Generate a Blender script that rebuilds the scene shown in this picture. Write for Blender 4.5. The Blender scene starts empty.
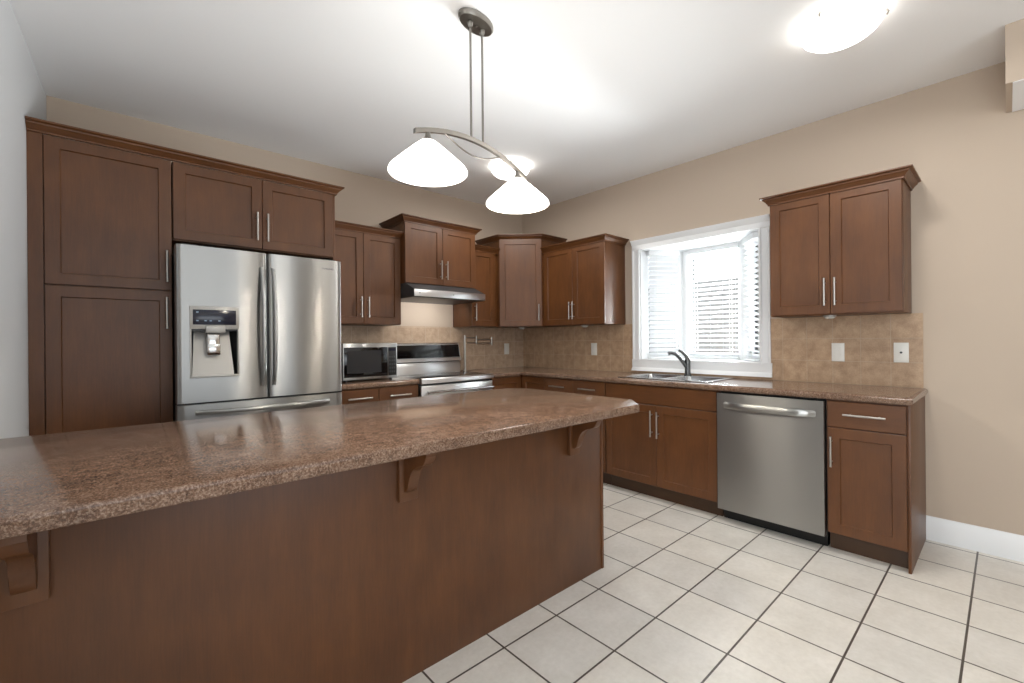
import bpy, bmesh, math, random
from mathutils import Vector, Matrix
random.seed(4)
S = bpy.context.scene
COL = S.collection
PI = math.pi

# ------------------------------------------------------------------ camera, world, light, exposure
cam_d = bpy.data.cameras.new('camera'); cam = bpy.data.objects.new('camera', cam_d); COL.objects.link(cam)
cam_d.sensor_width = 36; cam_d.lens = 444.52 * 36 / 1024; cam_d.shift_y = -1.19 / 1024
cam_d.clip_start = .02
cam.matrix_world = (Matrix.Translation((-3.6749, -3.8913, 1.2285)) @ Matrix.Rotation(math.radians(-41.904), 4, 'Z')
                    @ Matrix.Rotation(PI / 2, 4, 'X') @ Matrix.Rotation(-.0091, 4, 'Z'))
S.camera = cam
S.view_settings.view_transform = 'Standard'; S.view_settings.look = 'None'
S.view_settings.gamma = 1; S.view_settings.use_curve_mapping = False
S.view_settings.exposure = 0.08
w = bpy.data.worlds.new('overcast_sky'); S.world = w; w.use_nodes = True
bg = w.node_tree.nodes['Background']; bg.inputs[0].default_value = (.86, .93, 1, 1); bg.inputs[1].default_value = 1.6
S.cycles.use_denoising = True
S.cycles.max_bounces = 10; S.cycles.diffuse_bounces = 6; S.cycles.glossy_bounces = 4; S.cycles.transparent_max_bounces = 12
S.cycles.sample_clamp_indirect = 6

def area(name, loc, rot, sx, sy, watts, col):
    l = bpy.data.lights.new(name, 'AREA'); l.shape = 'RECTANGLE'; l.size = sx; l.size_y = sy; l.energy = watts; l.color = col
    o = bpy.data.objects.new(name, l); o.location = loc; o.rotation_euler = rot; COL.objects.link(o); return o
# added fill at unseen living room windows; daylight by bay window over the sink
area('rear_ceiling_fill', (-2.9, -7.42, 1.45), (math.radians(150), 0, 0), 3.2, 1.9, 40, (.93, .97, 1))  # added fill, tilted up to bounce off the ceiling
area('side_fill', (-6.42, -4.6, 1.35), (math.radians(90), 0, math.radians(-90)), 2.4, 2.0, 66, (.93, .97, 1))  # added fill from the unseen left side of the living room
area('daylight_bay_window', (1.7, -2.26, 1.05), (math.radians(108), 0, math.radians(87)), 1.8, 1.4, 760, (.95, .98, 1))

# ------------------------------------------------------------------ materials
def lin(c):
    return tuple(((v / 255) / 12.92 if v / 255 <= .04045 else ((v / 255 + .055) / 1.055) ** 2.4) for v in c) + (1,)
def mat(name, rgb, rough=.5, metal=0, spec=.5, emit=None, coat=0, coat_rough=.1):
    m = bpy.data.materials.new(name); m.use_nodes = True
    b = m.node_tree.nodes['Principled BSDF']
    b.inputs['Base Color'].default_value = lin(rgb); b.inputs['Roughness'].default_value = rough
    b.inputs['Metallic'].default_value = metal; b.inputs['Specular IOR Level'].default_value = spec
    b.inputs['Coat Weight'].default_value = coat; b.inputs['Coat Roughness'].default_value = coat_rough
    if emit:
        b.inputs['Emission Color'].default_value = lin(emit[0]); b.inputs['Emission Strength'].default_value = emit[1]
    return m
def nd(m, t, **k):
    n = m.node_tree.nodes.new(t)
    for a, v in k.items():
        if a in n.inputs: n.inputs[a].default_value = v
        else: setattr(n, a, v)
    return n
def lk(m, a, b): m.node_tree.links.new(a, b)
def bsdf(m): return m.node_tree.nodes['Principled BSDF']
def ramp(m, fac, stops):
    r = nd(m, 'ShaderNodeValToRGB'); e = r.color_ramp.elements
    while len(e) < len(stops): e.new(.5)
    for i, (p, c) in enumerate(stops): e[i].position = p; e[i].color = lin(c)
    lk(m, fac, r.inputs[0]); return r.outputs[0]
def coords(m, scale=(1, 1, 1), loc=(0, 0, 0)):
    t = nd(m, 'ShaderNodeTexCoord'); mp = nd(m, 'ShaderNodeMapping')
    mp.inputs['Scale'].default_value = scale; mp.inputs['Location'].default_value = loc
    lk(m, t.outputs['Object'], mp.inputs[0]); return mp.outputs[0]
def noise(m, vec, scale, detail=4, rough=.5):
    n = nd(m, 'ShaderNodeTexNoise'); n.inputs['Scale'].default_value = scale
    n.inputs['Detail'].default_value = detail; n.inputs['Roughness'].default_value = rough
    lk(m, vec, n.inputs['Vector']); return n.outputs['Fac']
def mixc(m, fac, a, b, mode='MIX'):
    n = nd(m, 'ShaderNodeMix'); n.data_type = 'RGBA'; n.blend_type = mode
    if isinstance(fac, (int, float)): n.inputs[0].default_value = fac
    else: lk(m, fac, n.inputs[0])
    for s, v in ((6, a), (7, b)):
        if isinstance(v, tuple): n.inputs[s].default_value = v
        else: lk(m, v, n.inputs[s])
    return n.outputs[2]
def bump(m, h, strength, dist=.002):
    b = nd(m, 'ShaderNodeBump'); b.inputs['Strength'].default_value = strength; b.inputs['Distance'].default_value = dist
    lk(m, h, b.inputs['Height']); lk(m, b.outputs[0], bsdf(m).inputs['Normal'])

def wood(name, c0, c1, c2, horizontal=False):
    m = mat(name, c1, .4, spec=.5)
    sc = (1.6, 9, 9) if horizontal else (9, 9, 1.6)
    a = noise(m, coords(m, sc), 2.2, 6, .62)
    b = noise(m, coords(m, (1, 1, .8)), 5.0, 3, .5)
    c = noise(m, coords(m, (3, 60, 60) if horizontal else (60, 60, 3)), 3, 3, .6)
    col = ramp(m, a, [(.30, c0), (.52, c1), (.75, c2)])
    col2 = ramp(m, b, [(.3, c0), (.7, c2)])
    col = mixc(m, .42, col, col2)
    col = mixc(m, .12, col, ramp(m, c, [(.4, c0), (.6, c2)]))
    lk(m, col, bsdf(m).inputs['Base Color'])
    bump(m, c, .05, .0006)
    return m
WOOD = wood('stained_maple', (76, 44, 20), (93, 55, 26), (109, 68, 35))
WOODH = wood('stained_maple_across', (76, 44, 20), (93, 55, 26), (109, 68, 35), True)
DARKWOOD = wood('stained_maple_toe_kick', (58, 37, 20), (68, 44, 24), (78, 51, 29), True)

def laminate():
    m = mat('speckled_brown_laminate', (110, 85, 70), .2, spec=.42)
    v = coords(m)
    a = noise(m, v, 7, 6, .7); b = noise(m, v, 190, 3, .75); c = noise(m, v, 38, 5, .75); e = noise(m, v, 300, 2, .6)
    col = ramp(m, a, [(.34, (80, 59, 48)), (.5, (118, 89, 70)), (.66, (154, 128, 110))])
    sp2 = ramp(m, c, [(.36, (54, 39, 32)), (.5, (116, 86, 67)), (.64, (164, 138, 120))])
    col = mixc(m, .5, col, sp2)
    sp = ramp(m, b, [(.38, (36, 28, 25)), (.5, (112, 85, 69)), (.62, (186, 164, 146))])
    col = mixc(m, .42, col, sp)
    dk = ramp(m, e, [(.30, (38, 28, 26)), (.42, (255, 255, 255))])
    col = mixc(m, .55, col, dk, 'MULTIPLY')
    lk(m, col, bsdf(m).inputs['Base Color'])
    r = nd(m, 'ShaderNodeMapRange'); r.inputs['To Min'].default_value = .10; r.inputs['To Max'].default_value = .17
    lk(m, c, r.inputs['Value']); lk(m, r.outputs[0], bsdf(m).inputs['Roughness'])
    return m
LAMINATE = laminate()

def tiles(name, size, off, mortar, c_lo, c_hi, c_mortar, vert=None, rough=.35, blotch=6):
    m = mat(name, c_lo, rough, spec=.4)
    t = nd(m, 'ShaderNodeTexCoord'); src = t.outputs['Object']
    if vert:
        s = nd(m, 'ShaderNodeSeparateXYZ'); lk(m, src, s.inputs[0])
        c = nd(m, 'ShaderNodeCombineXYZ'); lk(m, s.outputs[vert], c.inputs[0]); lk(m, s.outputs['Z'], c.inputs[1]); src2 = c.outputs[0]
    else: src2 = src
    mp = nd(m, 'ShaderNodeMapping'); mp.inputs['Location'].default_value = (-off[0], -off[1], 0); lk(m, src2, mp.inputs[0])
    br = nd(m, 'ShaderNodeTexBrick'); br.offset = 0; br.squash = 1
    br.inputs['Scale'].default_value = 1; br.inputs['Mortar Size'].default_value = mortar; br.inputs['Mortar Smooth'].default_value = .15
    br.inputs['Brick Width'].default_value = size; br.inputs['Row Height'].default_value = size; br.inputs['Bias'].default_value = 0
    br.inputs['Color1'].default_value = (0, 0, 0, 1); br.inputs['Color2'].default_value = (1, 1, 1, 1)
    br.inputs['Mortar'].default_value = (.5, .5, .5, 1)
    lk(m, mp.outputs[0], br.inputs['Vector'])
    a = noise(m, src, blotch, 6, .62)
    d = noise(m, src, blotch * 9, 4, .6)
    col = ramp(m, a, [(.3, c_lo), (.7, c_hi)])
    col = mixc(m, .3, col, ramp(m, d, [(.35, c_lo), (.65, c_hi)]))
    tint = mixc(m, br.outputs['Color'], (.93, .93, .93, 1), (1.03, 1.02, 1.0, 1))
    col = mixc(m, 1.0, col, tint, 'MULTIPLY')
    col = mixc(m, br.outputs['Fac'], col, lin(c_mortar))
    lk(m, col, bsdf(m).inputs['Base Color'])
    inv = nd(m, 'ShaderNodeMath', operation='SUBTRACT'); inv.inputs[0].default_value = 1; lk(m, br.outputs['Fac'], inv.inputs[1])
    bump(m, inv.outputs[0], .6, .002)
    return m
FLOOR_T = tiles('cream_floor_tile', .3077, (-2.5191, -2.5406), .0042, (212, 208, 200), (234, 231, 225), (86, 78, 72), rough=.3, blotch=5)
SPLASH_R = tiles('tan_wall_tile_side', .1525, (-3.55, .915), .0016, (160, 130, 103), (205, 176, 146), (196, 174, 150), 'Y', .3, 16)
SPLASH_B = tiles('tan_wall_tile_end', .1500, (-1.352, .915), .0016, (162, 137, 114), (206, 182, 158), (200, 182, 162), 'X', .3, 16)

def paint(name, rgb, rough=.6, tex=None):
    m = mat(name, rgb, rough, spec=.25)
    n = noise(m, coords(m), tex or 220, 3, .6); bump(m, n, .06, .001)
    return m
BEIGE = paint('beige_wall_paint', (194, 178, 161))
GREY = paint('pale_grey_wall_paint', (196, 197, 198))
CEIL = paint('white_ceiling_texture', (248, 249, 250), .8, 120)
WHITE = mat('white_gloss_trim', (238, 240, 241), .35)
WHITEPL = mat('white_plastic', (235, 233, 226), .35)
BLACK = mat('black_plastic', (14, 14, 15), .35)
BLACKGLASS = mat('black_glass', (8, 9, 11), .06, spec=.6)
NICKEL = mat('brushed_nickel', (186, 182, 176), .3, 1)
CHROME = mat('polished_steel', (205, 205, 205), .14, 1)
GUN = mat('gunmetal_faucet', (98, 98, 98), .25, 1)
SATIN = mat('satin_nickel_lamp', (150, 146, 140), .34, 1)
NAVY = mat('dark_display', (22, 26, 44), .15)
ICON = mat('pale_display_icons', (120, 140, 165), .4, emit=((120, 140, 165), .15))
LOGO = mat('grey_lettering', (92, 94, 98), .4)
DGREY = mat('dark_grey_plastic', (58, 60, 62), .4)
MGREY = mat('silver_plastic', (176, 174, 170), .35, .3)

def steel(name, rgb, rough=.28, aniso=1.0):
    m = mat(name, rgb, rough, 1)
    b = bsdf(m); b.inputs['Anisotropic'].default_value = aniso; b.inputs['Anisotropic Rotation'].default_value = .25
    tg = nd(m, 'ShaderNodeTangent'); tg.direction_type = 'RADIAL'; tg.axis = 'Z'
    lk(m, tg.outputs[0], b.inputs['Tangent'])
    return m
STEEL = steel('brushed_stainless', (168, 168, 166))
RSTEEL = mat('range_stainless', (222, 222, 222), .3, 1)
SINKST = mat('sink_stainless', (190, 191, 192), .22, 1)

def glass():
    m = bpy.data.materials.new('window_glass'); m.use_nodes = True; nt = m.node_tree
    nt.nodes.remove(nt.nodes['Principled BSDF'])
    tr = nt.nodes.new('ShaderNodeBsdfTransparent'); tr.inputs[0].default_value = (.97, .98, .98, 1)
    gl = nt.nodes.new('ShaderNodeBsdfGlossy'); gl.inputs['Roughness'].default_value = .02
    mx = nt.nodes.new('ShaderNodeMixShader'); fr = nt.nodes.new('ShaderNodeFresnel'); fr.inputs[0].default_value = 1.25
    nt.links.new(fr.outputs[0], mx.inputs[0]); nt.links.new(tr.outputs[0], mx.inputs[1]); nt.links.new(gl.outputs[0], mx.inputs[2])
    nt.links.new(mx.outputs[0], nt.nodes['Material Output'].inputs[0])
    return m
GLASS = glass()
def shade_mat(name, rgb, strength):
    return mat(name, (240, 236, 228), .3, emit=(rgb, strength))
ALABASTER = shade_mat('lit_alabaster_glass', (255, 249, 240), 5.5)
DOME = shade_mat('lit_frosted_dome', (255, 250, 243), 5.0)
def slat_mat():
    m = mat('white_blind_slat', (242, 243, 244), .45)
    b = bsdf(m); nt = m.node_tree
    tl = nt.nodes.new('ShaderNodeBsdfTranslucent'); tl.inputs[0].default_value = (.9, .92, .94, 1)
    mx = nt.nodes.new('ShaderNodeMixShader'); mx.inputs[0].default_value = .24
    nt.links.new(b.outputs[0], mx.inputs[1]); nt.links.new(tl.outputs[0], mx.inputs[2])
    nt.links.new(mx.outputs[0], nt.nodes['Material Output'].inputs[0])
    return m
SLAT = slat_mat()

# ------------------------------------------------------------------ mesh helpers
class MB:
    def __init__(s): s.bm = bmesh.new()
    def poly(s, pts): return s.bm.faces.new([s.bm.verts.new(p) for p in pts])
    def box(s, x0, x1, y0, y1, z0, z1, bev=0, seg=2):
        t = bmesh.new(); bmesh.ops.create_cube(t, size=1)
        for v in t.verts:
            v.co = ((x0 + x1) / 2 + v.co.x * (x1 - x0), (y0 + y1) / 2 + v.co.y * (y1 - y0), (z0 + z1) / 2 + v.co.z * (z1 - z0))
        if bev: bmesh.ops.bevel(t, geom=t.edges[:], offset=bev, segments=seg, affect='EDGES', profile=.5)
        s.join(t); return s
    def join(s, t, M=None):
        if M is not None: bmesh.ops.transform(t, matrix=M, verts=t.verts)
        me = bpy.data.meshes.new('tmp'); t.to_mesh(me); t.free(); s.bm.from_mesh(me); bpy.data.meshes.remove(me)
    def tube(s, pts, r, n=12, cap=True):
        pts = [Vector(p) for p in pts]; rs = r if isinstance(r, (list, tuple)) else [r] * len(pts)
        rings = []; up = None
        for i, p in enumerate(pts):
            d = (pts[min(i + 1, len(pts) - 1)] - pts[max(i - 1, 0)]).normalized()
            if up is None:
                up = Vector((0, 0, 1)) if abs(d.z) < .9 else Vector((1, 0, 0))
            a = d.cross(up).normalized(); b = a.cross(d).normalized(); up = b
            rings.append([s.bm.verts.new(p + (a * math.cos(2 * PI * k / n) + b * math.sin(2 * PI * k / n)) * rs[i]) for k in range(n)])
        for i in range(len(rings) - 1):
            for k in range(n): s.bm.faces.new((rings[i][k], rings[i][(k + 1) % n], rings[i + 1][(k + 1) % n], rings[i + 1][k]))
        if cap: s.bm.faces.new(rings[0][::-1]); s.bm.faces.new(rings[-1])
        return s
    def lathe(s, prof, c=(0, 0, 0), n=40, sx=1, sy=1):      # prof: (r, z)
        rings = []
        for r, z in prof:
            if r < 1e-6: rings.append([s.bm.verts.new((c[0], c[1], c[2] + z))])
            else: rings.append([s.bm.verts.new((c[0] + sx * r * math.cos(2 * PI * k / n), c[1] + sy * r * math.sin(2 * PI * k / n), c[2] + z)) for k in range(n)])
        for A, B in zip(rings, rings[1:]):
            for k in range(n):
                f = [A[k % len(A)], A[(k + 1) % len(A)], B[(k + 1) % len(B)], B[k % len(B)]]
                f2 = []
                for v in f:
                    if v not in f2: f2.append(v)
                if len(f2) > 2: s.bm.faces.new(f2)
        return s
    def loft(s, rings, cap0=True, cap1=True):
        R = [[s.bm.verts.new(p) for p in r] for r in rings]; n = len(R[0])
        for A, B in zip(R, R[1:]):
            for k in range(n): s.bm.faces.new((A[k], A[(k + 1) % n], B[(k + 1) % n], B[k]))
        if cap0: s.bm.faces.new(R[0][::-1])
        if cap1: s.bm.faces.new(R[-1])
        return s
    def prism(s, poly, z0, z1, bev=0):                      # poly in xy
        t = bmesh.new(); n = len(poly)
        a = [t.verts.new((x, y, z0)) for x, y in poly]; b = [t.verts.new((x, y, z1)) for x, y in poly]
        t.faces.new(a[::-1]); t.faces.new(b)
        for k in range(n): t.faces.new((a[k], a[(k + 1) % n], b[(k + 1) % n], b[k]))
        if bev: bmesh.ops.bevel(t, geom=[e for e in t.edges if abs(e.verts[0].co.z - e.verts[1].co.z) < 1e-6], offset=bev, segments=3, affect='EDGES', profile=.5)
        s.join(t); return s
    def prism_yz(s, poly, x0, x1, bev=0):                   # poly of (y, z)
        t = bmesh.new(); n = len(poly)
        a = [t.verts.new((x0, y, z)) for y, z in poly]; b = [t.verts.new((x1, y, z)) for y, z in poly]
        t.faces.new(a[::-1]); t.faces.new(b)
        for k in range(n): t.faces.new((a[k], a[(k + 1) % n], b[(k + 1) % n], b[k]))
        if bev: bmesh.ops.bevel(t, geom=[e for e in t.edges if abs(e.verts[0].co.x - e.verts[1].co.x) < 1e-6], offset=bev, segments=2, affect='EDGES', profile=.5)
        s.join(t); return s
    def sweep(s, path, prof, closed=False):                 # path (x,y); prof (out, z) closed polygon; outward = right of travel
        n = len(path); rings = []
        def nrm(a, b):
            d = Vector((b[0] - a[0], b[1] - a[1])).normalized(); return Vector((d.y, -d.x))
        for i in range(n):
            if closed: n0 = nrm(path[i - 1], path[i]); n1 = nrm(path[i], path[(i + 1) % n])
            else:
                n0 = nrm(path[max(i - 1, 0)], path[max(i, 1)]); n1 = nrm(path[min(i, n - 2)], path[min(i + 1, n - 1)])
            mv = (n0 + n1); mv = mv / max(mv.dot(n1), 1e-6)
            rings.append([(path[i][0] + mv.x * o, path[i][1] + mv.y * o, z) for o, z in prof])
        if closed: rings.append(rings[0])
        s.loft(rings, not closed, not closed); return s
    def shaker(s, x0, x1, z0, z1, yf, th=.02, stile=.057, rec=.008):
        def ring(i, y): return [(x0 + i, y, z0 + i), (x1 - i, y, z0 + i), (x1 - i, y, z1 - i), (x0 + i, y, z1 - i)]
        rr = [ring(0, yf + th), ring(0, yf + .002), ring(.002, yf)]
        if stile: rr += [ring(stile, yf), ring(stile + .004, yf + rec)]
        s.loft(rr); return s
    def build(s, name, m, parent=None, smooth=35, loc=None):
        bmesh.ops.remove_doubles(s.bm, verts=s.bm.verts, dist=1e-6)
        bmesh.ops.recalc_face_normals(s.bm, faces=s.bm.faces)
        me = bpy.data.meshes.new(name); s.bm.to_mesh(me); s.bm.free()
        if smooth:
            me.polygons.foreach_set('use_smooth', [True] * len(me.polygons)); me.set_sharp_from_angle(angle=math.radians(smooth))
        me.materials.append(m)
        o = bpy.data.objects.new(name, me); COL.objects.link(o)
        if parent: o.parent = parent
        if loc: o.location = loc
        return o
def thing(name, label, cat, loc=(0, 0, 0), rz=0, group=None):
    o = bpy.data.objects.new(name, None); o.empty_display_size = .1; COL.objects.link(o)
    o.location = loc; o.rotation_euler = (0, 0, rz); o['label'] = label; o['category'] = cat
    if group: o['group'] = group
    return o
def struct(o): o['kind'] = 'structure'; return o
RR = math.radians(-90)          # things on the side wall: local x runs away from the corner, local -y into the room

def pull(parent, p0, p1, yf, name='handle', r=.006, proj=.032):
    (xa, za), (xb, zb) = p0, p1
    m = MB(); y = yf - proj
    m.tube([(xa, y, za), (xb, y, zb)], r, 12)
    for t in (.16, .84):
        x, z = xa + (xb - xa) * t, za + (zb - za) * t
        m.tube([(x, yf + .001, z), (x, y, z)], r * .8, 10)
    h = m.build(name, NICKEL, parent); h['label'] = 'brushed nickel bar handle'
    return h
def door(parent, x0, x1, z0, z1, yf, hx=None, hz=None, hl=.172, m=WOOD, name='door'):
    d = MB().shaker(x0 + .0015, x1 - .0015, z0 + .0015, z1 - .0015, yf).build(name, m, parent)
    if hx is not None: pull(d, (hx, hz - hl / 2), (hx, hz + hl / 2), yf)
    return d
def drawer(parent, x0, x1, z0, z1, yf, handle=True, hl=.185):
    d = MB().shaker(x0 + .0015, x1 - .0015, z0 + .0015, z1 - .0015, yf, stile=0).build('drawer', WOODH, parent)
    if handle:
        c = (x0 + x1) / 2; pull(d, (c - hl / 2, (z0 + z1) / 2 + .003), (c + hl / 2, (z0 + z1) / 2 + .003), yf)
    return d
CROWN = [(-.004, 0), (.009, 0), (.009, .009), (.013, .011), (.019, .021), (.033, .033), (.034, .037), (.034, .041), (.046, .044), (.049, .047), (.049, .054), (-.004, .054)]
def crown(parent, path, z, prof=CROWN):
    return MB().sweep(path, [(o, zz + z) for o, zz in prof]).build('crown_molding', WOODH, parent)

# ------------------------------------------------------------------ the room
H = 2.743; XL = -3.993; XI = -4.026
struct(MB().box(-6.6, 0, -7.6, 0, -.1, 0).build('floor', FLOOR_T))
struct(MB().box(-6.7, .12, -7.7, .12, H, H + .1).build('ceiling', CEIL))
struct(MB().box(-6.7, .12, 0, .12, 0, H).build('wall_back', BEIGE))
m = MB()                                                    # right wall with the bay opening
Y0, Y1, Z0, Z1 = -2.635, -1.600, 1.040, 2.062
m.box(0, .12, -7.7, Y0, 0, H).box(0, .12, Y1, 0, 0, H).box(0, .12, Y0, Y1, 0, Z0).box(0, .12, Y0, Y1, Z1, H)
struct(m.build('wall_right', BEIGE))
struct(MB().prism([(-3.967, 0), (-4.08, -3.0), (-4.20, -3.0), (-4.10, 0)], 0, H).build('wall_left', GREY))
m = MB()                                                    # far living room walls with their windows
m.box(-6.7, .12, -7.72, -7.6, 0, .5).box(-6.7, .12, -7.72, -7.6, 2.4, H).box(-6.7, -4.5, -7.72, -7.6, .5, 2.4).box(-1.3, .12, -7.72, -7.6, .5, 2.4)
struct(m.build('wall_rear', BEIGE))
m = MB()
m.box(-6.72, -6.6, -7.6, -5.8, 0, H).box(-6.72, -6.6, -3.4, .12, 0, H).box(-6.72, -6.6, -5.8, -3.4, 0, .35).box(-6.72, -6.6, -5.8, -3.4, 2.35, H)
struct(m.build('wall_far', BEIGE))
m = MB()
for x in (-4.5, -3.45, -2.39, -1.34): m.box(x, x + .05, -7.68, -7.6, .5, 2.4)
m.box(-4.5, -1.3, -7.68, -7.6, .5, .55).box(-4.5, -1.3, -7.68, -7.6, 2.35, 2.4)
struct(m.build('window_2', WHITE))
m = MB()
for y in (-5.8, -4.625, -3.45): m.box(-6.68, -6.6, y, y + .05, .35, 2.35)
m.box(-6.68, -6.6, -5.8, -3.4, .35, .4).box(-6.68, -6.6, -5.8, -3.4, 2.3, 2.35)
struct(m.build('window_3', WHITE))

# bulkhead hanging from the ceiling beside the camera
struct(MB().box(-.43, -.002, -7.6, -3.893, 2.456, H - .001).build('trim_1', BEIGE))
struct(MB().box(-.428, -.004, -7.6, -3.916, 2.4525, 2.4555).build('trim_2', CEIL))

BASE = [(0, 0), (.014, 0), (.014, .098), (.011, .106), (.011, .118), (.006, .128), (.004, .142), (0, .142)]
m = MB().sweep([(-.001, -3.555), (-.001, -7.6)], [(o, z) for o, z in BASE])
struct(m.build('baseboard_right', WHITE))
m = MB().sweep([(-4.0785, -2.995), (-4.0685, -2.72)], BASE)
struct(m.build('baseboard_left', WHITE))

# tile backsplash
m = MB().box(-.009, -.0005, -1.526, -.0095, .915, 1.374).box(-.009, -.0005, -3.55, -2.708, .915, 1.374).box(-.009, -.0005, -2.708, -1.526, .915, .935)
struct(m.build('backsplash_side', SPLASH_R))
struct(MB().box(-2.46, -.0005, -.009, -.0005, .915, 1.374).build('backsplash_end', SPLASH_B))

# ------------------------------------------------------------------ bay window
D = .37; YA, YB = -1.855, -2.375
win = bpy.data.objects.new('window_1', None); COL.objects.link(win); win['kind'] = 'structure'
win.location = (0, 0, 0)
casing = [(0, 0), (.018, 0), (.022, .010), (.014, .016), (.014, .055), (.022, .062), (.022, .074), (0, .074)]
m = MB()                                                     # jamb casings and head with a cornice
for a, s in ((Y1, 1), (Y0, -1)):
    m.loft([[(-p, a + s * q, z) for p, q in casing] for z in (Z0 - .01, Z1 + .005)])
m.loft([[(-p, y, Z1 + q) for p, q in [(0, -.004), (.018, 0), (.016, .012), (.016, .045), (.024, .052), (.030, .066), (.042, .078), (.046, .088), (0, .088)]] for y in (Y0 - .078, Y1 + .078)])
m.loft([[(-p, y, Z0 + q) for p, q in [(0, 0), (.022, 0), (.018, -.010), (.016, -.072), (.022, -.080), (.030, -.094), (.034, -.106), (0, -.106)]] for y in (Y0 - .082, Y1 + .082)])
struct(m.build('casing', WHITE, win))
bay = [(0, Y1), (D, YA), (D, YB), (0, Y0)]
out = [(0.12, Y1 + .0), (D + .08, YA + .04), (D + .08, YB - .04), (.12, Y0)]
m = MB()
poly = [(.001, Y1 - .001), (.12, Y1 - .001), (D + .08, YA + .05), (D + .08, YB - .05), (.12, Y0 + .001), (.001, Y0 + .001)]
m.prism(poly, Z0 - .04, Z0 + .003)
struct(m.build('seat_board', WHITE, win))
m = MB().prism(poly, Z1 - .003, Z1 + .04)
struct(m.build('bay_ceiling', WHITE, win))
m = MB()
m.box(.001, .121, Y1 - .012, Y1 - .0005, Z0 + .0035, Z1 - .0035).box(.001, .121, Y0 + .0005, Y0 + .012, Z0 + .0035, Z1 - .0035)
struct(m.build('jamb', WHITE, win))
for y in (YA, YB): struct(MB().tube([(D + .035, y, Z0 + .0035), (D + .035, y, Z1 - .0035)], .05, 16).build('corner_post', WHITE, win))
panes = [(Vector((.015, Y1 - .0)), Vector((D, YA))), (Vector((D, YA)), Vector((D, YB))), (Vector((D, YB)), Vector((.015, Y0)))]
for i, (a, b) in enumerate(panes):
    L = (b - a).length; d = (b - a) / L; ang = math.atan2(d.y, d.x)
    M = Matrix.Translation((a.x, a.y, 0)) @ Matrix.Rotation(ang, 4, 'Z')
    t = MB(); fw = .055                                       # local x along the pane, +y outward
    e0 = .0; e1 = L
    for (x0, x1, z0, z1) in ((e0, e0 + fw, Z0, Z1), (e1 - fw, e1, Z0, Z1), (e0 + fw, e1 - fw, Z0, Z0 + fw), (e0 + fw, e1 - fw, Z1 - fw, Z1)):
        t.box(x0, x1, .03, .08, z0, z1, .003)
    f = t.build('sash', WHITE, win); f.matrix_local = M; struct(f)
    g = MB().box(fw - .002, L - fw + .002, .052, .056, Z0 + fw - .002, Z1 - fw + .002).build('pane', GLASS, f, 0); struct(g)

def blind(label, a, b, tilt, inset):
    L = (b - a).length; d = (b - a) / L; ang = math.atan2(d.y, d.x)
    r = thing('window_blind', label, 'blind', (a.x, a.y, Z0), ang, 'slatted blinds of the bay window')
    x0, x1 = inset, L - inset; top = Z1 - Z0
    MB().box(x0, x1, -.032, .022, top - .05, top - .002, .004).build('headrail', WHITE, r)
    m = MB(); z = .045; k = math.radians(tilt); sp = .0425
    while z < top - .07:
        hw = .024; prof = []
        for q in range(7):
            u = -1 + q / 3; prof.append((u * hw, .0035 * (1 - u * u)))
        pl = [(y * math.cos(k) - zz * math.sin(k) - .005, y * math.sin(k) + zz * math.cos(k) + z) for y, zz in prof]
        pl += [(y, zz - .0026) for y, zz in pl[::-1]]
        m.loft([[(x0 + .004, y, zz) for y, zz in pl], [(x1 - .004, y, zz) for y, zz in pl]])
        z += sp
    m.build('slats', SLAT, r)
    MB().box(x0 + .003, x1 - .003, -.03, .02, .006, .022, .004).build('bottom_rail', WHITE, r)
    m = MB()
    for x in (x0 + .07, x1 - .07):
        for y in (-.031, .021): m.tube([(x, y, .02), (x, y, top - .05)], .0012, 6)
    m.build('ladder_cord', WHITEPL, r)
    return r
blind('white slatted blind of the narrow bay pane nearest the corner cabinets', *panes[0], -42, .07)
blind('white slatted blind of the wide middle bay pane, tilted open', *panes[1], -12, .035)
blind('white slatted blind of the narrow bay pane beside the single right upper cabinet', *panes[2], -25, .07)

fence = thing('board_fence', 'grey board fence outside beyond the bay window', 'fence', (3.7, -1.2, 0))
FENCE = wood('weathered_fence_board', (124, 125, 127), (140, 141, 143), (156, 157, 159))
for i in range(22):
    x = -2.6 + i * .2
    MB().box(0, .022, x, x + .193, -.02, 2.2, .004).build('board', FENCE, fence)
for z in (.35, 1.9): MB().box(.023, .07, -2.6, 1.8, z, z + .09).build('rail', FENCE, fence)
struct(MB().box(.47, 30, -15, 15, -.12, -.02).build('ground', mat('yard_ground', (150, 150, 140), .9)))

# ------------------------------------------------------------------ tall and wall cabinets on the back wall
p = thing('pantry_cabinet', 'tall brown two-door pantry cabinet between grey wall and refrigerator', 'cabinet', (XL + .002, -.002, 0))
W = -3.4145 - XL - .002
MB().box(.029, W, -.608, 0, .11, 2.300).build('body', WOOD, p)
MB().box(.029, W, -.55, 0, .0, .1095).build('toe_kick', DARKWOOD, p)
MB().box(.0012, .056, -.628, -.6085, .11, 2.300).build('filler_strip', WOOD, p)
door(p, .058, W, 1.537, 2.298, -.6285, W - .025, 1.675, .182)
door(p, .058, W, .115, 1.534, -.6285, W - .028, 1.405, .182)
crown(p, [(.0015, -.628), (-3.4097 - XL - .002, -.628)], 2.2985)

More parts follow.
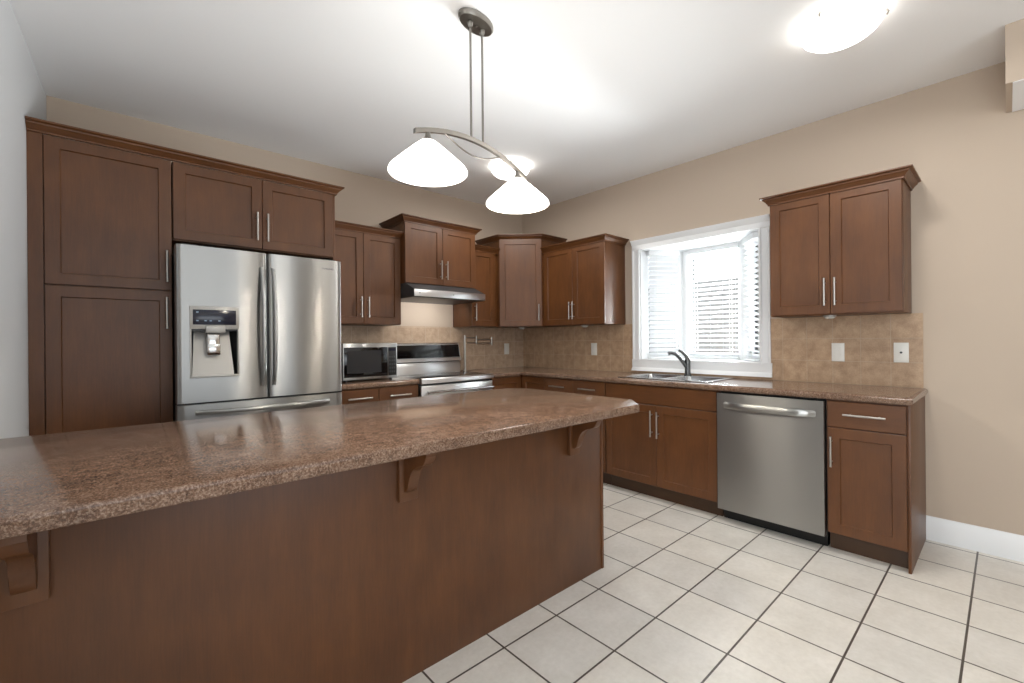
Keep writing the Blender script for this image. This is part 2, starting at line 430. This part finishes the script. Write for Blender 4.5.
c = thing('over_fridge_cabinet', 'brown two-door cabinet above the stainless refrigerator', 'cabinet', (-3.409, -.002, 0))
W = -2.482 + 3.409
MB().box(0, W, -.608, 0, 1.838, 2.300).build('body', WOOD, c)
door(c, 0, .469, 1.842, 2.298, -.6285, .469 - .034, 1.981, .18)
door(c, .469, W - .001, 1.842, 2.298, -.6285, .469 + .027, 1.981, .18)
MB().box(W + .0005, W + .019, -.615, 0, 0, 2.300, .001).build('end_panel', WOOD, c)
crown(c, [(-.0005, -.628), (W + .019, -.628), (W + .019, 0)], 2.2985)

def wall_cabinet(label, loc, rz, wdt, dep, z0, z1, doors, left=True, right=True, group='brown wall cabinets'):
    r = thing('wall_cabinet', label, 'cabinet', loc, rz, group)
    MB().box(0, wdt, -(dep - .0205), 0, z0, z1, .001).build('body', WOOD, r)
    for x0, x1, hx in doors: door(r, x0, x1, z0 + .004, z1 - .002, -dep, hx, z0 + .142)
    path = [(0, -dep + .001), (wdt, -dep + .001)]
    if left: path = [(0, 0)] + path
    if right: path = path + [(wdt, 0)]
    crown(r, path, z1 - .014)
    return r
x0 = -2.459
wall_cabinet('brown two-door wall cabinet above the microwave, right of the refrigerator', (x0, -.002, 0), 0, .674, .33, 1.372, 2.143,
             [(0, -2.127 - x0, -2.127 - x0 - .028), (-2.127 - x0, .672, -2.127 - x0 + .034)], False, False)
x0 = -1.783
wall_cabinet('short raised brown two-door wall cabinet directly above the range hood', (x0, -.002, 0), 0, .766, .40, 1.738, 2.283,
             [(0, .387, .387 - .028), (.387, .766, .387 + .034)])
x0 = -1.015
wall_cabinet('narrow single-door brown wall cabinet between range hood and corner cabinet', (x0, -.002, 0), 0, .343, .33, 1.372, 2.143,
             [(.0, .300, .036)], False, False)
# diagonal corner cabinet
r = thing('corner_wall_cabinet', 'tall diagonal single-door brown wall cabinet in the room corner', 'cabinet', (0, 0, 0))
A = (-.669, -.352); B = (-.352, -.662)
foot = [(-.002, -.002), (-.669, -.002), A, B, (-.002, -.662)]
MB().prism(foot, 1.372, 2.283).build('body', WOOD, r)
dv = Vector((B[0] - A[0], B[1] - A[1])); Ld = dv.length; ang = math.atan2(dv.y, dv.x)
d = MB().shaker(.003, Ld - .003, 1.376, 2.281, -.0205).build('door', WOOD, r)
d.matrix_local = Matrix.Translation((A[0], A[1], 0)) @ Matrix.Rotation(ang, 4, 'Z')
pull(d, (Ld - .035, 1.43), (Ld - .035, 1.60), -.0205)
MB().sweep([(-.669, -.002), (-.669, -.37), (-.37, -.662), (-.002, -.662)], [(o, zz + 2.269) for o, zz in CROWN]).build('crown_molding', WOODH, r)

wall_cabinet('brown two-door wall cabinet between the corner cabinet and the window', (-.002, -.664, 0), RR, .774, .33, 1.372, 2.143,
             [(0, .392, .392 - .022), (.392, .774, .392 + .020)], False, True)
wall_cabinet('brown two-door wall cabinet alone right of the window', (-.002, -2.811, 0), RR, .687, .33, 1.372, 2.143,
             [(0, .341, .341 - .026), (.341, .685, .341 + .028)])

# under-cabinet puck lights
PUCK = mat('puck_lens', (214, 214, 208), .2)
def puck(label, x, y):
    r = thing('puck_light', label, 'light', (x, y, 1.3718), 0, 'round under-cabinet lights')
    MB().lathe([(0, 0), (.036, 0), (.036, -.010), (.030, -.012), (0, -.012)], n=28).build('housing', MGREY, r)
    MB().lathe([(.030, -.0122), (.026, -.019), (.015, -.023), (0, -.024)], n=28).build('lens', PUCK, r)
puck('small round light under the corner wall cabinet', -.30, -.30)
puck('small round light under the two-door wall cabinet left of the window', -.20, -1.10)
puck('small round light under the wall cabinet right of the window', -.20, -3.12)

# ------------------------------------------------------------------ base cabinets
ZB0, ZB1 = .11, .873
def base(label, loc, rz, wdt, name='base_cabinet', hollow=False):
    r = thing(name, label, 'cabinet', loc, rz, 'brown base cabinets')
    m = MB()
    if hollow: m.box(0, .018, -.607, 0, ZB0, ZB1).box(wdt - .018, wdt, -.607, 0, ZB0, ZB1).box(.018, wdt - .018, -.607, 0, ZB0, ZB0 + .018).box(.018, wdt - .018, -.012, 0, ZB0 + .018, ZB1 - .1).box(.018, wdt - .018, -.607, -.588, .70, ZB1)
    else: m.box(0, wdt, -.607, 0, ZB0, ZB1)
    m.build('body', WOOD, r)
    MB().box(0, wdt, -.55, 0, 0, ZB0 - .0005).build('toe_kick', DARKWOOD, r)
    return r
x0 = -2.459
r = base('brown base cabinet with two drawers under the microwave', (x0, -.002, 0), 0, .665)
s = -2.141 - x0
for a, b, hx in ((0, s, s - .03), (s, .664, s + .03)):
    drawer(r, a, b, .728, .868, -.628); door(r, a, b, .115, .725, -.628, hx, .6)
# corner
r = thing('corner_base_cabinet', 'plain-fronted brown base cabinet in the corner right of the range', 'cabinet', (0, 0, 0), 0, 'brown base cabinets')
foot = [(-.002, -.002), (-1.012, -.002), (-1.012, -.607), (-.607, -.607), (-.607, -.953), (-.002, -.953)]
MB().prism(foot, ZB0, ZB1).build('body', WOOD, r)
kf = [(-.002, -.002), (-1.012, -.002), (-1.012, -.55), (-.55, -.55), (-.55, -.953), (-.002, -.953)]
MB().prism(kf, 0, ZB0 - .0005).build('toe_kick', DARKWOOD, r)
d = MB().shaker(-1.010, -.632, .115, .868, -.628).build('door', WOOD, r)
d = MB().shaker(.635, .952, .115, .868, -.628).build('door', WOOD, r); d.matrix_local = Matrix.Rotation(RR, 4, 'Z')
r = base('brown base cabinet with two drawers left of the sink cabinet', (-.002, -.955, 0), RR, .696)
for a, b, hx in ((0, .350, .32), (.350, .695, .38)):
    drawer(r, a, b, .728, .868, -.628); door(r, a, b, .115, .725, -.628, hx, .6)
r = base('wide brown base cabinet with paired doors under the sink', (-.002, -1.655, 0), RR, .917, 'sink_base_cabinet', True)
drawer(r, 0, .916, .730, .868, -.628, False)
door(r, 0, .461, .113, .727, -.628, .461 - .031, .588, .198)
door(r, .461, .916, .113, .727, -.628, .461 + .022, .583, .198)
r = base('brown base cabinet with one drawer and one door at the counter end', (-.002, -3.191, 0), RR, .350)
drawer(r, .006, .350, .720, .868, -.628)
door(r, .006, .350, .113, .717, -.628, .028, .582, .172)
MB().box(.3505, .364, -.612, 0, 0, ZB1, .001).build('end_panel', WOOD, r)

# ------------------------------------------------------------------ worktops
CT0, CT1 = .8745, .915
NOSE = [(0, CT0), (.008, CT0), (.015, CT0 + .004), (.020, CT0 + .012), (.0215, .895), (.020, CT1 - .010), (.014, CT1 - .003), (.006, CT1), (0, CT1)]
XS0, XS1, YS0, YS1 = -.545, -.085, -2.462, -1.745        # sink cut-out
m = MB(); F = -.625; YE = -3.548
m.box(-1.013, F, F, -.010, CT0, CT1).box(F, -.010, F, -.010, CT0, CT1)
m.box(F, -.010, YS1, F, CT0, CT1).box(F, XS0, YS0, YS1, CT0, CT1).box(XS1, -.010, YS0, YS1, CT0, CT1).box(F, -.010, YE, YS0, CT0, CT1)
m.sweep([(-1.013, F), (F, F), (F, YE), (-.010, YE)], NOSE)
o = m.build('worktop', LAMINATE, None, 30); o['label'] = 'long brown speckled laminate worktop holding the sink, around the corner'; o['category'] = 'countertop'
m = MB().box(-2.459, -1.794, F, -.010, CT0, CT1).sweep([(-2.459, F), (-1.794, F)], NOSE)
o = m.build('worktop', LAMINATE, None, 30); o['label'] = 'short brown speckled laminate worktop under the microwave'; o['category'] = 'countertop'

# ------------------------------------------------------------------ island
r = thing('island_cabinet', 'long brown wooden island base with three corbels', 'kitchen island', (XI, -2.43, 0))
W = -1.715 - XI
MB().box(0, W - .0185, 0, .70, 0, ZB1, .001).build('back_panel', WOOD, r)
MB().box(W - .018, W, -.003, .703, 0, ZB1, .001).build('end_panel', WOOD, r)
def corbel(cx):
    b = MB().box(cx - .038, cx + .038, -.0195, -.0005, .655, ZB1, .003).build('corbel', WOOD, r)
    pts = [(-.0195, .690)]
    a = [(-.030, .690), (-.042, .700), (-.050, .716), (-.056, .740), (-.066, .766), (-.082, .784), (-.102, .796), (-.124, .802), (-.142, .806), (-.156, .816), (-.164, .832), (-.172, .842), (-.172, ZB1), (-.0195, ZB1)]
    MB().prism_yz(pts + a, cx - .020, cx + .020, .002).build('scroll_arm', WOOD, b)
for wx in (-3.823, -2.885, -1.964): corbel(wx - XI)
XR = -1.66
m = MB().prism([(XI, -2.672), (-1.79, -2.705), (XR, -2.585), (XR, -1.80), (-1.76, -1.69), (XI, -1.632)], CT0, CT1, .009)
o = m.build('island_worktop', LAMINATE, None, 30); o['label'] = 'large brown speckled laminate island worktop with clipped corners'; o['category'] = 'countertop'

# ------------------------------------------------------------------ refrigerator
r = thing('refrigerator', 'stainless french-door refrigerator with water dispenser between pantry and microwave', 'refrigerator', (-2.961, -.84, 0))
w2 = .4555; ZT = 1.778; ZG = .888
MB().box(-w2 + .009, w2 - .004, .072, .80, .04, 1.765, .004).build('body', DGREY, r)
for x in (-.39, .39): MB().box(x - .04, x + .04, .03, .12, 1.7655, 1.79, .004).build('hinge_cover', DGREY, r)
MB().box(-w2 + .03, w2 - .03, .03, .09, .0, .0395).build('kick_grille', BLACK, r)
def bowed(x0, x1, z0, z1, yb, bow, hole=None):
    # door skin gently bowed across its width, with an optional rectangular cut-out
    m = MB(); n = 18
    def fy(x):
        t = (x - x0) / (x1 - x0)
        e = min(t, 1 - t) * (x1 - x0)
        rr = .012
        y = -bow * 4 * t * (1 - t)
        if e < rr: y += rr - math.sqrt(max(rr * rr - (rr - e) ** 2, 0))
        return y
    xs = sorted(set([x0 + (x1 - x0) * i / n for i in range(n + 1)] + [x0 + .0015, x0 + .004, x0 + .008, x1 - .0015, x1 - .004, x1 - .008] + ([hole[0], hole[1]] if hole else [])))
    zs = [z0, z1] if not hole else [z0, hole[2], hole[3], z1]
    for a, b in zip(xs, xs[1:]):
        for c, d in zip(zs, zs[1:]):
            if hole and a >= hole[0] - 1e-6 and b <= hole[1] + 1e-6 and c >= hole[2] - 1e-6 and d <= hole[3] + 1e-6: continue
            m.poly([(a, fy(a), c), (b, fy(b), c), (b, fy(b), d), (a, fy(a), d)])
        for z in (z0, z1): m.poly([(a, fy(a), z), (b, fy(b), z), (b, yb, z), (a, yb, z)])
        if not hole: m.poly([(a, yb, z0), (b, yb, z0), (b, yb, z1), (a, yb, z1)])
    for x in (x0, x1): m.poly([(x, fy(x), z0), (x, yb, z0), (x, yb, z1), (x, fy(x), z1)])
    return m
hx0, hx1, hz0, hz1 = -.396, -.157, 1.032, 1.438
dl = bowed(-w2, -.004, ZG + .005, ZT, .07, .008, (hx0, hx1, hz0, hz1)).build('door', STEEL, r)
dr = bowed(.004, w2, ZG + .005, ZT, .07, .008).build('door', STEEL, r)
# dispenser
m = MB(); fr = .008
m.box(hx0, hx1, -.012, .01, 1.308, hz1, .003).box(hx0, hx0 + fr, -.012, .06, hz0, 1.309, .002).box(hx1 - fr, hx1, -.012, .06, hz0, 1.309, .002).box(hx0, hx1, -.014, .06, hz0, hz0 + .012, .002)
dp = m.build('dispenser', MGREY, dl); dp['label'] = 'silver framed water and ice dispenser'
MB().box(hx0 + .014, hx1 - .016, -.0145, -.0125, 1.333, 1.418, .0008).build('display', NAVY, dp)
for x, z in ((.03, 1.352), (.068, 1.352), (.092, 1.352), (.134, 1.352), (.03, 1.400)):
    MB().box(hx0 + x, hx0 + x + .011, -.0157, -.0147, z, z + .007).build('display_icon', ICON, dp)
m = MB()                                                       # recess: dark side cheeks, pale back
m.poly([(hx0, .0, hz0), (hx0 + .022, .066, hz0 + .012), (hx0 + .022, .066, 1.308), (hx0, .0, 1.308)])
m.poly([(hx1, .0, hz0), (hx1 - .035, .066, hz0 + .012), (hx1 - .035, .066, 1.308), (hx1, .0, 1.308)])
m.box(hx0 + .001, hx1 - .001, .0, .066, 1.2985, 1.3075)
m.build('recess_cheek', BLACK, dp)
m = MB()
m.loft([[(hx0 + .012, .010, hz0 + .0125), (hx1 - .024, .010, hz0 + .0125), (hx1 - .04, .066, 1.298), (hx0 + .026, .066, 1.298)], [(hx0 + .012, .014, hz0 + .0125), (hx1 - .024, .014, hz0 + .0125), (hx1 - .04, .068, 1.298), (hx0 + .026, .068, 1.298)]])
m.build('splash_back', MGREY, dp)
m = MB().box(hx0 + .072, hx0 + .168, -.026, .04, 1.286, 1.330, .006)
m.build('nozzle', MGREY, dp)
m = MB().box(hx0 + .082, hx0 + .146, .006, .024, 1.168, 1.286, .01).box(hx0 + .080, hx0 + .148, .0, .02, 1.158, 1.225, .009)
m.build('paddle', CHROME, dp)
def bow_handle(parent, a, b, depth, wd=.012, th=.009):
    a = Vector(a); b = Vector(b); rings = []; n = 24; d = (b - a); vert = abs(d.z) > abs(d.x)
    for i in range(n + 1):
        t = i / n; q = a + d * t
        e = min(t, 1 - t) * 2
        y = -depth * (1 - (1 - min(e * 1.0, 1)) ** 2.6) - .004
        rg = []
        for k in range(12):
            g = 2 * PI * k / 12; u, v = wd * math.cos(g), th * math.sin(g)
            rg.append((q.x + (u if vert else 0), q.y + y + v, q.z + (0 if vert else u)))
        rings.append(rg)
    h = MB().loft(rings).build('handle', STEEL, parent, 60); return h
bow_handle(dl, (-.034, .004, .965), (-.034, .004, 1.690), .055)
bow_handle(dr, (.030, .004, .965), (.030, .004, 1.690), .055)
dz = bowed(-w2, w2, .05, ZG - .006, .07, .006).build('freezer_drawer', STEEL, r)
m = MB(); rings = []
for i in range(25):
    t = i / 24; x = -.374 + .738 * t; e = min(t, 1 - t) * 2
    y = -.012 - .05 * (1 - (1 - e) ** 3)
    rings.append([(x, y + .012 * math.cos(g), .838 + .014 * math.sin(g)) for g in [2 * PI * k / 12 for k in range(12)]])
m.loft(rings).build('handle', STEEL, dz, 60)
MB().box(-w2 + .002, w2 - .002, .012, .07, ZG - .0055, ZG + .0045).build('door_gasket', BLACK, r)
MB().box(-.0035, .0035, .012, .07, ZG + .005, ZT - .004).build('door_gasket', BLACK, r)
cu = bpy.data.curves.new('logo', 'FONT'); cu.body = 'SAMSUNG'; cu.size = .017; cu.extrude = .0004; cu.align_x = 'CENTER'
tmp = bpy.data.objects.new('tmp', cu); COL.objects.link(tmp)
dg = bpy.context.evaluated_depsgraph_get(); me = bpy.data.meshes.new_from_object(tmp.evaluated_get(dg))
bpy.data.objects.remove(tmp); me.materials.clear(); me.materials.append(LOGO)
lg = bpy.data.objects.new('logo', me); COL.objects.link(lg); lg.parent = dr
lg.location = (.362, -.0062, 1.713); lg.rotation_euler = (PI / 2, 0, 0)

# ------------------------------------------------------------------ range, hood, microwave, dishwasher
r = thing('range_cooker', 'stainless electric range with black glass top between drawers and corner cabinet', 'stove', (-1.4035, -.005, 0))
w2 = .379
MB().box(-w2, w2, -.615, -.02, .02, .895).build('body', DGREY, r)
MB().box(-w2, w2, -.63, -.14, .8955, .914, .004).build('cooktop', BLACKGLASS, r)
for x, y, rad in ((-.19, -.50, .105), (.19, -.50, .085), (-.19, -.26, .075), (.19, -.26, .10)):
    MB().lathe([(rad - .003, .9143), (rad, .9146), (rad + .003, .9143)], (x, y, 0), 36).build('burner_ring', DGREY, r)
MB().prism_yz([(-.616, .872), (-.662, .872), (-.668, .880), (-.666, .908), (-.655, .917), (-.632, .9175), (-.6305, .895), (-.616, .895)], -w2 - .002, w2 + .002, .001).build('front_rail', RSTEEL, r)
MB().prism_yz([(-.02, .8955), (-.135, .8955), (-.135, .985), (-.125, 1.02), (-.02, 1.02)], -w2, w2, .002).build('lower_backguard', RSTEEL, r)
MB().box(-w2 + .004, w2 - .004, -.115, -.02, 1.0205, 1.030).build('vent_slot', BLACK, r)
bgd = MB().prism_yz([(-.02, 1.0305), (-.152, 1.0305), (-.152, 1.060), (-.1372, 1.064), (-.110, 1.195), (-.095, 1.207), (-.02, 1.207)], -w2, w2, .003).build('backguard', RSTEEL, r)
MB().prism_yz([(-.1358, 1.066), (-.1378, 1.0657), (-.1125, 1.190), (-.1105, 1.190)], -w2 + .006, w2 - .006).build('control_glass', BLACKGLASS, bgd)
od = MB().box(-w2, w2, -.655, -.616, .19, .855, .006).build('oven_door', RSTEEL, r)
MB().box(-.28, .28, -.658, -.6555, .32, .66, .001).build('oven_window', BLACKGLASS, od)
m = MB().tube([(-.345, -.705, .80), (.345, -.705, .80)], .013, 14)
for x in (-.32, .32): m.tube([(x, -.654, .80), (x, -.705, .80)], .010, 12)
m.build('handle', CHROME, od)
MB().box(-w2, w2, -.652, -.616, .03, .18, .006).build('storage_drawer', RSTEEL, r)

r = thing('range_hood', 'slim stainless range hood under the raised wall cabinet', 'range hood', (-1.4005, -.004, 0))
w2 = .380
MB().prism_yz([(0, 1.737), (-.40, 1.737), (-.545, 1.672), (-.545, 1.618), (-.535, 1.606), (0, 1.606)], -w2, w2, .002).build('body', DGREY, r)
MB().box(-w2 - .001, w2 + .001, -.552, -.5455, 1.612, 1.672, .002).build('front_panel', RSTEEL, r)
for x in (-.33, .015): MB().tube([(x, -.5515, 1.642), (x, -.555, 1.642)], .007, 14).build('button', MGREY, r)

l = bpy.data.lights.new('hood_wall_fill', 'AREA'); l.shape = 'RECTANGLE'; l.size = .5; l.size_y = .06; l.energy = 1.5; l.color = (1, .97, .93)  # added fill brightening the wall below the hood; no visible lamp there
o = bpy.data.objects.new('hood_wall_fill', l); COL.objects.link(o); o.parent = r; o.location = (0, -.27, 1.570); o.rotation_euler = (math.radians(50), 0, 0)

r = thing('microwave_oven', 'compact stainless microwave on the short worktop beside the refrigerator', 'microwave', (-2.143, -.14, CT1))
w2 = .226
MB().box(-w2, w2, -.34, 0, .012, .300, .004).build('body', MGREY, r)
for x in (-.19, .19):
    for y in (-.31, -.03): MB().tube([(x, y, .0), (x, y, .0115)], .012, 12).build('foot', BLACK, r)
f = MB().box(-w2, w2, -.360, -.3405, .016, .300, .003).build('front_frame', STEEL, r)
d = MB().box(-w2 + .008, .140, -.3625, -.3602, .036, .268, .001).build('door_glass', BLACKGLASS, f)
MB().box(-w2 + .03, .085, -.3635, -.3627, .066, .244).build('window_mesh', mat('dark_mesh', (34, 35, 38), .25), d)
cp = MB().box(.146, w2 - .008, -.3625, -.3602, .036, .268, .001).build('control_panel', BLACK, f)
m = MB()
for i in range(5):
    for x in (.160, .180, .200): m.box(x - .006, x + .006, -.3637, -.3627, .06 + i * .03, .074 + i * .03)
m.build('buttons', DGREY, cp)
MB().box(.152, w2 - .014, -.3637, -.3627, .236, .258).build('display', NAVY, cp)

r = thing('dishwasher', 'stainless dishwasher between the sink cabinet and the end cabinet', 'dishwasher', (-.004, -2.5785, 0), RR)
W = .604
MB().box(.002, W, -.58, 0, .10, .870).build('tub', BLACK, r)
MB().box(.004, W - .004, -.55, 0, 0, .0995).build('kick_plate', BLACK, r)
m = bowed(.004, W + .004, .088, .862, -.02, .004)
d = m.build('door', STEEL, r); d.location = (0, -.628, 0)
m = MB(); rings = []
for i in range(33):
    t = i / 32; x = .035 + .545 * t; e = min(t, 1 - t) * 2
    y = -.632 - .038 * (1 - (1 - min(e * 1.6, 1)) ** 3); z = .785 + .008 * (1 - (2 * t - 1) ** 2) * 0
    rings.append([(x, y - .006, z - .020), (x, y - .010, z - .012), (x, y - .010, z + .012), (x, y - .006, z + .020), (x, y + .006, z + .020), (x, y + .006, z - .020)])
h = m.loft(rings).build('handle', STEEL, d, 50); h.location = (0, .628, 0)

# ------------------------------------------------------------------ sink and faucets
r = thing('kitchen_sink', 'double-bowl stainless sink set in the worktop under the window', 'sink', (-.0, -1.655, CT1), RR)
def rrect(x0, x1, y0, y1, rad, z, n=6):
    pts = []
    for cx, cy, a0 in ((x1 - rad, y1 - rad, 0), (x0 + rad, y1 - rad, 90), (x0 + rad, y0 + rad, 180), (x1 - rad, y0 + rad, 270)):
        for k in range(n + 1):
            a = math.radians(a0 + 90 * k / n); pts.append((cx + rad * math.cos(a), cy + rad * math.sin(a), z))
    return pts
# local: x 0..0.80 along the wall, y -.545..-.085
m = MB(); zt = .0055
x0, x1, y0, y1 = .072, .818, -.556, -.055
bowls = [(.108, .430, -.520, -.135), (.460, .782, -.520, -.135)]
for a, b, c, d in ((x0, x1, y0, bowls[0][2]), (x0, x1, bowls[0][3], y1), (x0, bowls[0][0], bowls[0][2], bowls[0][3]), (bowls[0][1], bowls[1][0], bowls[0][2], bowls[0][3]), (bowls[1][1], x1, bowls[0][2], bowls[0][3])):
    m.box(a, b, c, d, .0008, zt)
m.build('rim', SINKST, r)
for a, b, c, d in bowls:
    m = MB()
    m.loft([rrect(a - .001, b + .001, c - .001, d + .001, .006, zt + .0004), rrect(a + .003, b - .003, c + .003, d - .003, .03, zt - .001), rrect(a + .006, b - .006, c + .006, d - .006, .05, -.03), rrect(a + .02, b - .02, c + .02, d - .02, .06, -.165), rrect(a + .05, b - .05, c + .05, d - .05, .06, -.185)], False, True)
    bw = m.build('bowl', SINKST, r)
    MB().lathe([(0, -.1835), (.035, -.1835), (.042, -.182), (.044, -.1845)], ((a + b) / 2, (c + d) / 2, 0), 24).build('drain', CHROME, bw)

r = thing('sink_faucet', 'dark gunmetal single-lever faucet behind the sink', 'faucet', (-.092, -2.10, CT1 + .0056), RR)
MB().lathe([(0, .0), (.030, 0), (.030, .008), (.024, .014), (.022, .10), (.024, .128), (.018, .145), (0, .149)], n=24).build('body', GUN, r)
pts = []
for i in range(15):
    t = i / 14
    pts.append((-.118 * t, -.012 - .095 * t, .065 + .135 * math.sin(t * PI * .58) - .012 * t))
MB().tube(pts, [.016 - .003 * i / 14 for i in range(13)] + [.016, .016], 14).build('spout', GUN, r)
MB().tube([(0, 0, .14), (-.012, -.005, .165), (-.035, -.012, .19), (-.065, -.02, .212)], [.015, .013, .011, .009], 12).build('lever', GUN, r)

r = thing('pot_filler', 'slender nickel jointed pot filler tap standing beside the range', 'faucet', (-.962, -.135, CT1))
POST = NICKEL
MB().lathe([(0, .0002), (.022, .0002), (.022, .008), (.010, .012), (0, .012)], n=20).build('base_flange', POST, r)
MB().tube([(0, 0, .012), (0, 0, .368)], .0115, 14).build('post', POST, r)
a1 = MB().tube([(0, 0, .345), (.165, .02, .345)], .0055, 10).tube([(0, 0, .29), (.165, .02, .29)], .0055, 10).build('arm', POST, r)
MB().tube([(.165, .02, .275), (.165, .02, .368)], .008, 12).build('joint', POST, r)
MB().tube([(.165, .02, .325), (.36, .0, .325)], .0055, 10).tube([(.165, .02, .285), (.36, .0, .285)], .0055, 10).build('arm', POST, r)
MB().tube([(.36, .0, .35), (.36, .0, .262)], .009, 12).build('spout', POST, r)

# ------------------------------------------------------------------ wall plates
def plate(label, loc, rz, kind, cat):
    r = thing('wall_plate', label, cat, loc, rz, 'white wall plates on the backsplash')
    MB().box(-.036, .036, -.006, 0, -.062, .062, .002).build('cover', WHITEPL, r)
    if kind == 'outlet':
        for z in (-.022, .022):
            s_ = MB().lathe([(0, .0), (.0165, .0), (.0165, .002), (0, .0022)], n=24).build('socket', WHITEPL, r)
            s_.matrix_local = Matrix.Translation((0, -.0058, z)) @ Matrix.Rotation(PI / 2, 4, 'X')
            MB().box(-.007, -.0055, -.0086, -.0082, z - .002, z + .006).box(.0055, .007, -.0086, -.0082, z - .002, z + .006).build('slot', BLACK, s_).matrix_local = s_.matrix_local.inverted()
    elif kind == 'switch':
        MB().prism_yz([(-.0062, -.033), (-.0082, -.033), (-.0105, .033), (-.0062, .033)], -.0165, .0165, .0008).build('rocker', WHITEPL, r)
    else:
        j = MB().tube([(0, -.006, 0), (0, -.012, 0)], .0065, 14).build('jack', DGREY, r)
plate('white outlet plate under the wall cabinet right of the window', (-.0095, -3.123, 1.128), RR, 'outlet', 'outlet')
plate('white cable jack plate near the end of the backsplash', (-.0095, -3.448, 1.130), RR, 'jack', 'outlet')
plate('white switch plate under the wall cabinet left of the window', (-.0095, -1.066, 1.131), RR, 'switch', 'light switch')
plate('white switch plate under the corner wall cabinet, right of the pot filler', (-.278, -.0095, 1.131), 0, 'switch', 'light switch')

# ------------------------------------------------------------------ lights
r = thing('island_pendant', 'satin nickel two-shade pendant hanging over the island', 'pendant light', (-2.388, -2.224, H), math.radians(7.7))
MB().lathe([(0, -.0005), (.098, -.0005), (.103, -.004), (.103, -.016), (.094, -.026), (0, -.028)], n=48, sy=.55).build('canopy', SATIN, r)
zc = 2.150 - H
def arc(t): return zc + .017 - .075 * (t / .365) ** 2
for x in (-.039, .039):
    rd = MB().tube([(x, 0, -.05), (x, 0, arc(x))], .0055, 12).build('rod', SATIN, r)
    MB().lathe([(.0, -.0285), (.013, -.0285), (.013, -.042), (.008, -.055), (0, -.055)], (x, 0, 0), 16).build('collar', SATIN, rd)
MB().lathe([(0, -.0285), (.006, -.0285), (.006, -.034), (0, -.036)], (0, 0, 0), 12).build('screw_cap', SATIN, r)
rings = []
for i in range(31):
    t = -.365 + .73 * i / 30; z = arc(t)
    rings.append([(t, -.008, z - .010), (t, .008, z - .010), (t, .008, z + .010), (t, -.008, z + .010)])
MB().loft(rings).build('bar', SATIN, r)
MB().tube([(-.20 + .36 * i / 20, 0, arc(-.2 + .36 * i / 20) * (1 - math.sin(PI * i / 20)) + (zc - .055) * math.sin(PI * i / 20) if False else arc(-.2 + .36 * i / 20) - .008 - .066 * math.sin(PI * i / 20)) for i in range(21)], .0032, 8).build('wire', SATIN, r)
for x in (-.295, .295):
    z = arc(x)
    h = MB().lathe([(0, z - .010), (.010, z - .010), (.012, z - .028), (.030, z - .046), (.030, z - .05), (0, z - .05)], (x, 0, 0), 20).build('shade_holder', SATIN, r)
    zt = z - .046; zr = 1.935 - H
    pr = [(.026, zt), (.034, zt - .004)] + [(.034 + (.158 - .034) * k / 6, zt - .004 + (zr + .020 - zt + .004) * (k / 6) ** 1.06) for k in range(1, 7)] + [(.164, zr + .010), (.165, zr + .003), (.161, zr), (.156, zr + .004), (.150, zr + .018)] + [(.150 - .12 * k / 5, zr + .018 + (zt - .014 - zr - .018) * k / 5) for k in range(1, 6)]
    s_ = MB().lathe(pr, (x, 0, 0), 48).build('lamp_shade', ALABASTER, r, 50)
    MB().lathe([(0, zt - .03), (.014, zt - .03), (.024, zt - .055), (.026, zt - .075), (.018, zt - .095), (0, zt - .1)], (x, 0, 0), 20).build('bulb', mat('lit_bulb', (255, 250, 240), .4, emit=((255, 244, 226), 330)), h)
def flush(label, x, y):
    r = thing('flush_ceiling_light', label, 'ceiling light', (x, y, H), 0, 'flush ceiling lights')
    l = bpy.data.lights.new('flush_lamp', 'AREA'); l.shape = 'DISK'; l.size = .24; l.energy = 10.5; l.color = (1, .97, .93)
    o = bpy.data.objects.new('flush_lamp', l); COL.objects.link(o); o.parent = r; o.location = (0, 0, -.108)
    MB().lathe([(0, -.0005), (.105, -.0005), (.110, -.012), (.10, -.030), (0, -.030)], n=36).build('ceiling_pan', SATIN, r)
    MB().lathe([(0, -.1045), (.05, -.102), (.095, -.094), (.130, -.080), (.152, -.062), (.164, -.042), (.165, -.036), (.160, -.031), (.12, -.0305), (0, -.0305)], n=48).build('glass_dome', DOME, r, 60)
    for k in range(3):
        a = math.radians(45 + 120 * k)
        ca, sa = math.cos(a), math.sin(a)
        MB().tube([(.15 * ca, .15 * sa, -.024), (.172 * ca, .172 * sa, -.026), (.176 * ca, .176 * sa, -.034), (.170 * ca, .170 * sa, -.046)], .0045, 10).build('clip', SATIN, r)
flush('lit frosted flush ceiling light nearest the camera, above the counter end', -1.09, -3.37)
flush('lit frosted flush ceiling light seen behind the pendant shade', -1.10, -1.02)
